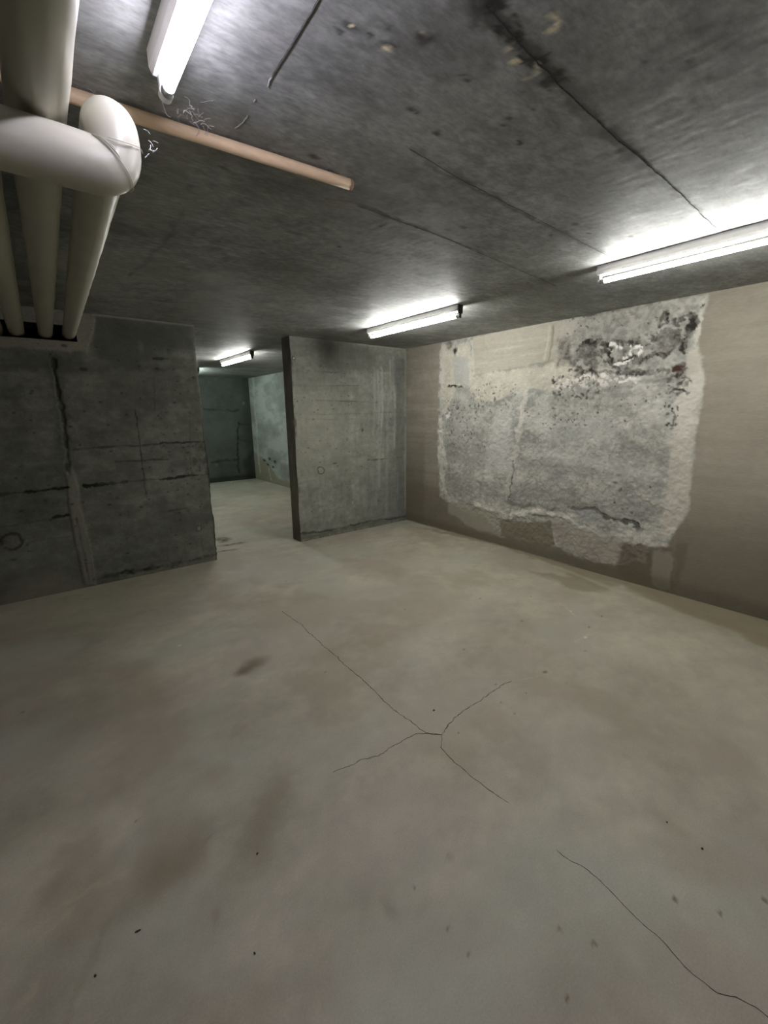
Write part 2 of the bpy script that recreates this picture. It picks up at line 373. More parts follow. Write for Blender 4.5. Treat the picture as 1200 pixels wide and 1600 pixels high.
    speck([(-2.881,2.227),(-3.060,1.912)], 14, .005, .010)
    p.mix(p.spot(*[(-2.830,0.882)][0], .022, .012), (84, 84, 80), .8)
    # soot line under the ceiling
    p.mix(p.line([(-2.207,2.354),(-2.667,2.343),(-2.963,2.337),(-3.008,2.337)], .006, .016) * sst(.4, .6, fbm(U * 20, V * 30, 70)), (70, 66, 58), .85)
    # damp foot along the floor and the pale mortar bead
    foot = sst(.16, .06, V + .05 * (fbm(U * 5, V * 5, 41) - .5))
    p.mix(foot * (1 - sst(0, .05, U)), (94, 88, 72), .6)
    p.mix(sst(.016, .006, V + .012 * (fbm(U * 9, V * 2, 43) - .5)) * sst(-2.6, -2.3, U), (170, 165, 145), .7)
    # the stretch beyond the partition: pale wall, green of the far tube light put into its colour
    back = sst(.02, .1, U)
    p.mix(back, (140, 145, 137), .95)
    bn = .5 + .5 * (nz(U * 1.6, V * 3.5, 61, 5, .6) - .5)
    p.mul(1 + back * .8 * (bn - .5))
    p.mix(back * sst(.52, .7, bn), (168, 173, 165), .5)
    p.set_warp(.04, 3)
    p.mix(p.poly([(5.5, .62), (5.0, .55), (4.2, .12), (3.4, .14), (2.4, .10), (.2, .10), (.2, -.1), (5.6, -.1)], .03), (134, 130, 110), .85)
    for q in [(4.947,0.504),(4.786,0.399),(4.477,0.382),(4.654,0.555),(4.360,0.492)]:
        p.mix(p.spot(*q, .07, .028), (40, 40, 36), .9)
    p.mix(p.line([(4.737,0.272),(4.668,0.058)], .02, .03), (172, 172, 160), .6)
    p.mix(p.line([(5.25, .2), (5.28, 2.3)], .03, .04), (176, 182, 172), .7)
    co = np.stack([-p.h * 1.0 + 0 * U, U, V], -1)   # relief comes out towards the room
    co[..., 0] = np.where((V < .002) | (V > H - .002), 0, co[..., 0])
    f = grid_faces(len(ys), len(zs))
    o = mesh_np('wall_right', co.reshape(-1, 3), f, M_render, p.c.reshape(-1, 3) * 1.25, smooth=True)
    return structure(o)
make_wall_right()

# ---------------------------------------------------------------- partition walls (y = 0 .. T)
def edge_chip(P, x_edge, sgn):
    """knocks the arris of a wall end at x = x_edge back a little, the same for every face that shares it"""
    x, y, z = P[..., 0], P[..., 1], P[..., 2]
    n = fbm(z * 9, z * 0 + 3, 91, 4, .6)
    a = .020 * np.clip(n - .38, 0, 1) * 2.2 + .010 * (fbm(z * 1.6, z * 0, 95) - .5)
    near = (1 - sst(0, .03, np.abs(x - x_edge))) * (1 - sst(0, .03, np.abs(y)))
    P[..., 0] = x + sgn * a * near
    P[..., 1] = y + .6 * a * near
    return P

def box_wall(name, x0, x1, front, xs, zs, paint, mats, x_edge, sgn, dark_end, hole=None, gain=1.2):
    """closed slab: painted front grid, painted end face, plain back and hidden end"""
    U, V = front
    co, fc, cl = [], [], []
    off = 0
    F = np.stack([U, -paint.h, V], -1)
    F[..., 1] = np.where((V < .002) | (V > H - .002) | (U <= x0 + 1e-6) | (U >= x1 - 1e-6), 0, F[..., 1])
    F = edge_chip(F, x_edge, sgn)
    keep = None
    if hole:
        uc = (U[:-1, :-1] + U[1:, 1:]) / 2; vc = (V[:-1, :-1] + V[1:, 1:]) / 2
        keep = ~((uc > hole[0]) & (uc < hole[1]) & (vc > hole[2]) & (vc < hole[3]))
    co.append(F.reshape(-1, 3)); fc.append(grid_faces(len(xs), len(zs), False, 0, keep)); cl.append(paint.c.reshape(-1, 3) * gain); off += U.size
    # end faces and back
    yy = np.linspace(0, T, 12)
    for xe in (x0, x1):
        A, B = np.meshgrid(yy, zs, indexing='ij')
        P = np.stack([np.full(A.shape, xe), A, B], -1)
        if abs(xe - x_edge) < 1e-6:
            P = edge_chip(P, x_edge, sgn)
            q = Paint(A, B, dark_end)
            n = fbm(A * 12, B * 5, 77, 4, .6); q.mul(.6 + .8 * n)
            q.mix(sst(.5, .0, B), (86, 80, 66), .7)
            q.mix(sst(.05, .02, A) * sst(.5, .62, fbm(A * 20, B * 12, 78)), (110, 108, 98), .5)
            c = q.c
        else: c = np.ones(P.shape) * lin((110, 110, 104))
        co.append(P.reshape(-1, 3)); fc.append(grid_faces(len(yy), len(zs), xe == x0, off)); cl.append(c.reshape(-1, 3)); off += A.size
    P = np.array([[x0, T, 0], [x1, T, 0], [x1, T, H], [x0, T, H]]); co.append(P); fc.append(np.array([[3, 2, 1, 0]]) + off)
    cl.append(np.ones((4, 3)) * lin((120, 120, 114))); off += 4
    if hole:
        a, b, c, d = hole; D = .17
        P = np.array([[a, 0, c], [b, 0, c], [b, 0, d], [a, 0, d], [a, D, c], [b, D, c], [b, D, d], [a, D, d]])
        co.append(P); fc.append(np.array([[0, 1, 5, 4], [1, 2, 6, 5], [2, 3, 7, 6], [3, 0, 4, 7], [4, 5, 6, 7]]) + off)
        cl.append(np.ones((8, 3)) * lin((50, 47, 42))); off += 8
    o = mesh_np(name, np.concatenate(co), np.concatenate(fc), mats, np.concatenate(cl), smooth=False)
    return structure(o)

def wall_back_right():
    x0, x1 = DR, XR
    xs = grid_axis([(x0, x1, .007)]); zs = grid_axis([(0, H, .007)])
    U, V = np.meshgrid(xs, zs, indexing='ij')
    p = Paint(U, V, (132, 133, 124))
    n1 = fbm(U * 3, V * 2.2, 3, 5, .6); n2 = fbm(U * 30, V * 22, 4, 3); nv = fbm(U * 22, V * 1.6, 6, 4, .6); nh = fbm(U * 3, V * 30, 7, 4)
    p.mul(.62 + .30 * n1 + .22 * n2 + .12 * nv + .12 * nh)
    p.clouds(((.5, .4, .10), (.14, .09, .10), (.035, .03, .08), (.06, .5, .05), (.6, .04, .04)), 61)
    p.mix(sst(-.8, -1.2, U) * sst(2.0, 1.6, V) * sst(.6, 1.0, V), (150, 149, 136), .45)
    # dark soot hanging under the ceiling
    p.set_warp(.05, 4)
    p.mix(p.poly([(-1.349,2.350),(-0.599,2.294),(-0.480,2.188),(-0.585,2.013),(-0.973,1.935),(-1.323,2.027)], .10), (92, 92, 85), .6)
    p.mix(p.poly([(-0.249,2.204),(-0.028,2.219),(-0.026,-0.068),(-0.170,0.238),(-0.220,1.557)], .05), (100, 102, 98), .5)
    # horizontal board lines
    p.set_warp(.006, 8)
    br = sst(.38, .55, fbm(U * 5, V * 2, 30))
    for pl, w, a in (([(-1.678,1.810),(-1.159,1.833),(-0.787,1.844)], .003, .6), ([(-1.679,1.672),(-1.076,1.657),(-0.489,1.646)], .004, .8), ([(-1.672,1.517),(-1.350,1.500),(-0.796,1.511),(-0.074,1.523)], .005, .6),
                     ([(-1.668,1.454),(-1.176,1.439),(-0.798,1.448)], .003, .5), ([(-0.660,0.915),(-0.393,0.912),(-0.027,0.913)], .005, .85), ([(-1.451,1.985),(-1.063,1.990)], .003, .5)):
        m = p.line(pl, w, .006) * br
        p.mix(m, (72, 72, 66), a * .75); p.h -= .003 * m
    # vertical runs of lime
    p.set_warp(.012, 5)
    for pl, w, a in (([(-0.483,2.034),(-0.470,1.558),(-0.499,1.064)], .010, .55), ([(-0.420,2.076),(-0.418,1.476),(-0.467,1.020),(-0.486,0.548)], .012, .7), ([(-0.330,1.558),(-0.341,0.532),(-0.382,-0.007)], .010, .55),
                     ([(-0.216,2.190),(-0.198,1.557),(-0.212,1.048)], .012, .7), ([(-0.543,2.069),(-0.543,1.558),(-0.580,1.234)], .008, .4), ([(-0.156,0.691),(-0.146,0.327)], .008, .45), ([(-0.526,0.726),(-0.534,0.289)], .008, .4), ([(-0.271,2.163),(-0.263,1.722)], .006, .4)):
        p.mix(p.line(pl, w, .022) * (.55 + .45 * sst(.35, .6, nv)), (170, 171, 166), a)
    p.mix(sst(.95, .6, V) * sst(-.9, -.6, U), (104, 108, 106), .35)
    # pits
    rs = np.random.RandomState(8)
    for k in range(150):
        a, b = rs.uniform(x0 + .05, -.25), rs.uniform(.3, 2.1); r = rs.uniform(.003, .008)
        if a > -.8 and rs.rand() < .5: continue
        i0, i1 = np.searchsorted(xs, [a - .05, a + .05]); j0, j1 = np.searchsorted(zs, [b - .05, b + .05])
        m = (1 - sst(.5, 1.5, np.hypot((U[i0:i1, j0:j1] - a) / (r * rs.uniform(1, 2.2)), (V[i0:i1, j0:j1] - b) / r)))
        p.c[i0:i1, j0:j1] *= (1 - .5 * m)[..., None]; p.h[i0:i1, j0:j1] -= .003 * m
    p.mix(p.spot(*[(-0.742,1.312)][0], .016, .024), (62, 62, 56), .85)
    p.mix(p.spot(*[(-1.162,0.912)][0], .03, .009), (66, 66, 60), .8)
    # tie marks
    p.set_warp(.010, 20)
    p.mix(p.ring(*[(-1.374,0.844)][0], .045, .008), (70, 70, 62), .8); p.h -= .003 * p.ring(*[(-1.374,0.844)][0], .045, .008)
    p.mix(p.ring(*[(-1.353,0.356)][0], .05, .007) * sst(.66, .72, V + .2 * U + .28), (76, 76, 68), .6)
    a = [(-1.651,2.110)][0]
    p.mix(p.ring(*a, .018, .006), (66, 64, 58), .8); p.mix(p.spot(*a, .008), (214, 214, 206), .9)
    p.mix(p.spot(*[(-0.920,0.386)][0], .012, .018), (168, 168, 160), .7)
    # ragged foot, and pale mortar at the corner and the ceiling
    p.set_warp(.015, 14)
    p.mix(sst(.10, .05, V + .03 * (fbm(U * 9, V * 9, 55) - .5)), (86, 85, 76), .55)
    p.mix(p.line([(x0, .10), (-1.2, .075), (-.7, .09), (-.3, .07), (0, .06)], .006, .014), (58, 57, 50), .8)
    p.mix(sst(.04, .02, V) * sst(.45, .6, fbm(U * 40, V * 40, 58)), (140, 138, 124), .6)
    p.mix(sst(-.03, -.012, U) * sst(.45, .5, fbm(U * 2, V * 3, 59) + .1), (160, 158, 146), .6)
    p.mix(sst(H - .022, H - .012, V) * sst(-.85, -.75, U), (158, 156, 142), .7)
    box_wall('wall_back_right', x0, x1, (U, V), xs, zs, p, M_wall, x0, 1, (140, 137, 124))
wall_back_right()

HOLE = (-4.30, -3.612, 2.105, 2.225)
def wall_back_left():
    x0, x1 = XL, DL
    xs = grid_axis([(x0, HOLE[0], .02), (HOLE[0], HOLE[1], .0072), (HOLE[1], x1, .0072)]); zs = grid_axis([(0, HOLE[2], .0072), (HOLE[2], HOLE[3], .0075), (HOLE[3], H, .0075)])
    U, V = np.meshgrid(xs, zs, indexing='ij')
    p = Paint(U, V, (106, 107, 97))
    n1 = fbm(U * 2.6, V * 2.2, 103, 5, .6); n2 = fbm(U * 28, V * 24, 104, 3); nv = fbm(U * 18, V * 1.8, 106, 4, .6); nh = fbm(U * 2.4, V * 26, 107, 4)
    p.mul(.66 + .28 * n1 + .20 * n2 + .10 * nv + .12 * nh)
    p.clouds(((.6, .4, .15), (.16, .10, .14), (.04, .035, .10), (.06, .5, .05), (.6, .04, .06)), 91)
    p.mix(sst(.5, .62, fbm(U * 4, V * 4, 108, 5, .6)), (88, 89, 80), .35)
    # darker cloud below the ceiling and the pale mortar round the pipe opening
    p.set_warp(.05, 4)
    p.mix(p.poly([(-3.455,2.318),(-2.681,2.327),(-2.664,2.157),(-3.049,2.081),(-3.282,1.838),(-3.454,1.988),(-3.525,2.135)], .05), (78, 79, 72), .7)
    p.mix(p.poly([(-4.044,1.948),(-3.629,2.016),(-3.506,1.943),(-3.697,1.846),(-4.061,1.844)], .04), (76, 76, 68), .6)
    p.mix(p.poly([(-3.366,2.124),(-3.043,2.125),(-3.030,2.017),(-3.369,1.914)], .05), (92, 93, 84), .5)
    p.mix(p.line([(-4.171,1.852),(-3.859,1.878),(-3.511,1.901),(-2.672,1.970)], .012, .02), (84, 84, 76), .5)
    p.mix(p.line([(-3.654,1.843),(-3.278,1.871),(-2.705,1.933)], .02, .03), (116, 117, 106), .4)
    p.mix(p.spot(*[(-3.186,2.124)][0], .03, .05), (120, 121, 112), .4)
    p.set_warp(.012, 6)
    p.mix(p.poly([(-4.669,2.463),(-3.468,2.351),(-3.458,2.292),(-3.544,2.058),(-3.671,2.028),(-3.836,2.035),(-4.752,2.014)], .012), (129, 124, 114), .9)
    p.h += .008 * p.poly([(-4.669,2.463),(-3.468,2.351),(-3.458,2.292),(-3.544,2.058),(-3.671,2.028),(-3.836,2.035),(-4.752,2.014)], .012)
    # vertical pour joint
    p.set_warp(.008, 9)
    j = [(-3.793,1.941),(-3.799,1.640),(-3.806,1.355),(-3.822,1.033),(-3.824,0.697),(-3.814,0.345),(-3.812,0.009)]
    m = p.line(j[:4], .010, .012); p.mix(m * sst(.3, .5, fbm(U * 9, V * 9, 111)), (34, 34, 29), .95); p.h -= .012 * m
    p.mix(p.line(j[:4], .03, .05), (70, 70, 62), .5)
    lp = p.poly([(-3.849,1.024),(-3.795,1.096),(-3.775,0.917),(-3.779,0.690),(-3.764,0.394),(-3.769,0.004),(-3.853,0.027),(-3.864,0.414),(-3.861,0.759)], .012)
    p.mix(lp, (124, 122, 108), .85); p.h += .008 * lp
    p.mix(p.line([(-3.823,0.639),(-3.818,0.346),(-3.814,0.029)], .004, .006), (60, 59, 52), .7)
    p.mix(p.line([(-3.775,0.456),(-3.774,0.215),(-3.783,0.008)], .004, .006), (70, 68, 60), .5)
    # horizontal board lines and open slots
    for pl, w, a in (([(-4.433,0.911),(-4.285,0.907),(-4.046,0.910),(-3.847,0.914)], .007, .95), ([(-3.738,0.918),(-3.597,0.920),(-3.414,0.918)], .011, 1.), ([(-3.414,0.918),(-3.131,0.919)], .003, .5), ([(-3.132,0.913),(-3.019,0.914),(-2.918,0.923)], .010, .9),
                     ([(-2.918,0.923),(-2.680,0.920)], .004, .8), ([(-3.762,1.235),(-3.457,1.240),(-3.093,1.244)], .004, .55), ([(-3.093,1.250),(-2.654,1.248)], .005, .8), ([(-3.475,1.104),(-3.044,1.096)], .003, .6),
                     ([(-4.327,0.647),(-3.998,0.662)], .003, .4), ([(-3.979,0.670),(-3.878,0.671)], .008, .9), ([(-4.233,0.489),(-3.890,0.489)], .003, .35), ([(-3.066,2.020),(-2.939,2.011)], .006, .7), ([(-3.113,0.589),(-2.936,0.596)], .004, .4)):
        m = p.line(pl, w, .006); p.mix(m, (30, 30, 26), a); p.h -= .006 * m * a
    for pl, a in (([(-3.266,1.562),(-3.257,1.218),(-3.267,0.786)], .7), ([(-3.075,1.858),(-3.099,1.562)], .35), ([(-2.803,1.501),(-2.847,0.974)], .3), ([(-3.267,0.786),(-3.281,0.489)], .3)):
        p.mix(p.line(pl, .003, .005), (52, 52, 46), a)
    # pits
    rs = np.random.RandomState(18)
    for k in range(210):
        a, b = rs.uniform(-4.2, x1 - .03), rs.uniform(.2, 2.1); r = rs.uniform(.003, .009)
        if a < -3.1 and rs.rand() < .45: continue
        i0, i1 = np.searchsorted(xs, [a - .05, a + .05]); j0, j1 = np.searchsorted(zs, [b - .05, b + .05])
        m = (1 - sst(.5, 1.5, np.hypot((U[i0:i1, j0:j1] - a) / (r * rs.uniform(1, 2)), (V[i0:i1, j0:j1] - b) / r)))
        p.c[i0:i1, j0:j1] *= (1 - .55 * m)[..., None]; p.h[i0:i1, j0:j1] -= .003 * m
    p.mix(p.poly([(-2.897,1.228),(-2.674,1.236),(-2.679,0.926),(-2.902,0.915)], .04) * sst(.45, .6, fbm(U * 26, V * 26, 119)), (66, 58, 50), .6)
    for q, r in (([(-3.598,1.892)][0], .03), ([(-3.040,1.933)][0], .02), ([(-3.707,2.070)][0], .02), ([(-4.292,0.369)][0], .022)):
        p.mix(p.spot(*q, r, r * .5), (46, 46, 40), .75)
    # tie marks
    p.set_warp(.012, 18)
    a = [(-4.273,0.518)][0]; p.mix(p.ring(*a, .062, .012), (44, 43, 37), .8); p.mix(p.spot(*a, .045), (98, 96, 86), .4); p.mix(p.spot(*[(-4.333,0.536)][0], .014, .03), (30, 30, 26), .8)
    a = [(-2.830,0.371)][0]; p.mix(p.ring(*a, .030, .006), (56, 56, 50), .6); p.mix(p.spot(*a, .016), (150, 148, 136), .7)
    p.mix(p.line([(-2.819,0.301),(-2.811,0.119)], .004, .006), (60, 60, 52), .5)
    # foot
    p.set_warp(.015, 14)
    p.mix(p.line([(-3.760,0.070),(-3.506,0.070),(-3.232,0.049),(-2.933,0.048),(-2.686,0.063)], .010, .018) * (.5 + .5 * sst(.4, .6, fbm(U * 30, V * 30, 121))), (38, 37, 32), .9)
    p.mix(sst(.05, .02, V) * sst(.42, .55, fbm(U * 40, V * 40, 122)) * sst(-3.55, -3.5, U), (120, 117, 102), .6)
    p.mix(p.poly([(-4.374,0.104),(-4.279,0.192),(-4.105,0.234),(-3.945,0.106),(-3.793,0.004),(-3.829,-0.079),(-4.433,-0.020)], .04), (124, 120, 102), .6)
    p.mix(sst(x1 - .02, x1 - .008, U) * sst(1.4, 1.6, V), (130, 128, 116), .5)
    p.mix(sst(H - .02, H - .010, V) * sst(-3.5, -3.45, U), (142, 139, 124), .75)
    p.mix(sst(x1 - .022, x1 - .006, U) * sst(1.5, 1.3, V), (44, 43, 38), .7)
    box_wall('wall_back_left', x0, x1, (U, V), xs, zs, p, M_wall, x1, -1, (90, 90, 82), HOLE, 1.0)
wall_back_left()

# ---------------------------------------------------------------- far wall of the next room
def wall_far():
    xs = grid_axis([(XL, -1.6, .1), (-1.6, 0, .016)]); zs = grid_axis([(0, H, .016)])
    U, V = np.meshgrid(xs, zs, indexing='ij')
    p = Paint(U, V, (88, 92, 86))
    n = fbm(U * 3, V * 3, 133, 5, .6); p.mul(.6 + .8 * n)
    p.set_warp(.03, 6)
    p.mix(p.line([(-0.323,1.346),(-0.390,0.758),(-0.410,0.186)], .012, .02), (36, 40, 36), .75)
    for pl in ([(-0.328,1.287),(-0.006,1.280)], [(-0.330,0.919),(-0.006,0.904)], [(-1.017,0.475),(-0.398,0.489)], [(-1.041,1.637),(-0.300,1.607)]): p.mix(p.line(pl, .012, .02), (36, 40, 36), .6)
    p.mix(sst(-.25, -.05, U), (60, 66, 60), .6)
    p.mix(p.spot(*[(-0.151,1.766)][0], .03), (120, 130, 120), .7); p.mix(p.spot(*[(-0.910,0.408)][0], .03), (120, 130, 120), .6)
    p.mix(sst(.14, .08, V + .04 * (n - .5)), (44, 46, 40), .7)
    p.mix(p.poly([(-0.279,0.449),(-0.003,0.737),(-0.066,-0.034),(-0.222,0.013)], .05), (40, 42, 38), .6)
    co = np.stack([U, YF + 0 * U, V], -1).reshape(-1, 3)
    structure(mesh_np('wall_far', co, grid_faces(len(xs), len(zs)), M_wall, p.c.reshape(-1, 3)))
wall_far()

def plain_wall(name, pts, rgb):
    co = np.array(pts); structure(mesh_np(name, co, np.array([[0, 1, 2, 3]]), M_plain, np.ones((4, 3)) * lin(rgb)))
plain_wall('wall_left', [(XL, YN, 0), (XL, YF, 0), (XL, YF, H), (XL, YN, H)], (112, 111, 104))
plain_wall('wall_front', [(XL, YN, 0), (XR, YN, 0), (XR, YN, H), (XL, YN, H)], (112, 111, 104))

# ---------------------------------------------------------------- ceiling
def ceiling():
    xs = grid_axis([(XL, -4.2, .1), (-4.2, -1.0, .0085), (-1.0, 0, .02)]); ys = grid_axis([(YN, -4.4, .1), (-4.4, -1.6, .0085), (-1.6, 0, .03), (0, YF, .05)])
    U, V = np.meshgrid(xs, ys, indexing='ij')
    p = Paint(U, V, (122, 123, 120))
    n1 = fbm(U * 1.5, V * 1.5, 203, 5, .6); n2 = fbm(U * 7, V * 12, 204, 4, .6); n3 = fbm(U * 22, V * 22, 205, 3)
    p.mul(.60 + .38 * n1 + .26 * n2 + .16 * n3)
    p.clouds(((.8, .5, .12), (.22, .14, .12), (.06, .035, .14), (.03, .018, .12), (.015, .3, .02)), 131)
    p.mix(sst(.48, .7, fbm(U * 2.2, V * 3.2, 207, 5, .6)), (92, 92, 88), .55)
    p.mix(sst(.55, .7, fbm(U * 2.8, V * 2.0, 209, 4, .6)), (140, 140, 135), .4)
    # panel bands between formwork seams differ a little in tone
    for k, yv in enumerate((-4.5, -3.98, -3.74, -3.26, -2.80, -2.31, -1.83, -1.35, -.87, -.4)):
        p.mul(1 + (((k * 37) % 5) - 2) * .025 * sst(yv - .004, yv + .004, V) * (1 - sst(yv + .476, yv + .484, V)))
    p.set_warp(.02, 9)
    # grime along the main seam
    g = p.line([(-3.128,-3.768),(-3.012,-3.754),(-2.895,-3.744),(-2.745,-3.742),(-2.461,-3.729),(-2.177,-3.731)], .012, .030); p.mix(g, (50, 49, 45), .8)
    g = p.line([(-2.177,-3.731),(-1.315,-3.713)], .005, .012); p.mix(g, (56, 54, 50), .7)
    g = p.line([(-3.061,-3.765),(-2.899,-3.746),(-2.786,-3.739)], .020, .025) * sst(.35, .6, nz(U * 40, V * 40, 219, 3)); p.mix(g, (34, 33, 30), .85)
    g = p.line([(-2.885,-3.291),(-2.596,-3.254),(-2.269,-3.248),(-1.325,-3.232)], .003, .012); p.mix(g, (66, 65, 60), .6)
    g = p.line([(-3.347,-2.397),(-3.341,-2.021),(-3.360,-1.738),(-3.388,-1.315)], .002, .02); p.mix(g, (66, 66, 63), .5)
    p.mix(p.line([(-3.365,-3.319),(-3.176,-3.288),(-2.978,-3.274)], .004, .010), (150, 150, 146), .45)
    p.mix(p.line([(-2.814,-3.994),(-2.572,-3.993),(-2.017,-3.968)], .003, .010), (144, 142, 136), .4)
    p.mix(p.line([(-3.345,-2.806),(-3.093,-2.836),(-2.794,-2.872),(-2.253,-2.868),(-1.055,-2.752)], .003, .010), (70, 69, 65), .5)
    p.mix(p.line([(-2.390,-2.298),(-1.817,-2.227),(-1.048,-2.230)], .004, .012), (72, 71, 66), .5)
    # scabs and pock marks
    p.set_warp(.007, 22)
    rs = np.random.RandomState(31)
    for q in [(-3.291,-3.548,0.018),(-3.154,-3.644,0.03),(-3.142,-3.622,0.02),(-3.214,-3.598,0.012),(-3.187,-3.561,0.02),(-3.007,-3.427,0.01),(-2.985,-3.435,0.008),(-2.961,-3.595,0.01),(-2.798,-3.544,0.012),(-2.732,-3.638,0.01),(-2.753,-3.578,0.01),(-2.738,-3.551,0.007),(-2.626,-3.535,0.012),(-2.869,-3.405,0.016),(-2.986,-3.603,0.008),(-2.789,-3.749,0.01),(-2.576,-3.978,0.008),(-2.388,-4.072,0.02),(-1.727,-3.775,0.022),(-2.231,-3.040,0.02),(-2.293,-2.994,0.02),(-2.320,-2.930,0.014),(-2.459,-2.860,0.014),(-2.594,-2.767,0.01),(-2.045,-3.553,0.01),(-1.630,-3.493,0.018),(-1.747,-3.315,0.012),(-1.875,-3.190,0.012),(-1.665,-3.120,0.008),(-3.240,-3.557,0.009),(-3.154,-3.694,0.01),(-1.901,-3.332,0.02),(-1.542,-3.421,0.016),(-2.949,-3.093,0.014),(-3.112,-3.064,0.02),(-2.662,-3.912,0.01),(-2.257,-3.360,0.01),(-2.605,-2.958,0.01),(-2.055,-2.883,0.01),(-1.793,-2.715,0.01),(-2.209,-2.536,0.012),(-3.302,-3.519,0.01),(-2.623,-2.458,0.012),(-2.452,-2.475,0.01)]:
        p.mix(p.spot(q[0], q[1], q[2] * 1.25, q[2] * .7, .5, rs.uniform(-.3, .3)) * sst(.05, .6, p.wn), (48, 46, 42), .85)
    for q in [(-2.940,-3.824,0.022),(-2.959,-3.829,0.014),(-3.158,-3.663,0.008),(-3.140,-3.657,0.007),(-3.147,-3.643,0.006),(-2.920,-3.710,0.012),(-2.848,-3.710,0.02),(-2.854,-3.731,0.012),(-3.154,-3.634,0.006),(-2.758,-3.914,0.01),(-3.189,-3.550,0.012),(-3.290,-3.553,0.007),(-2.964,-3.719,0.01)]:
        p.mix(p.spot(q[0], q[1], q[2], q[2] * .8, .5) * sst(.1, .5, p.wn), (206, 194, 164), .95)
    p.mix(p.line([(-2.851,-3.697),(-2.845,-3.712),(-2.844,-3.729),(-2.868,-3.741)], .006, .008), (176, 170, 150), .7)
    # relief: small pimples and grains in the board face
    p.h = .0012 * (fbm(U * 40, V * 22, 215, 3) - .5)
    co = np.stack([U, V, H - np.where(V > .05, 0, p.h) * sst(0, .05, -U) * sst(0, .05, -V)], -1).reshape(-1, 3)
    return structure(mesh_np('ceiling', co, grid_faces(len(xs), len(ys), True), M_ceil, p.c.reshape(-1, 3) * 1.4, smooth=True))
CEIL = ceiling()

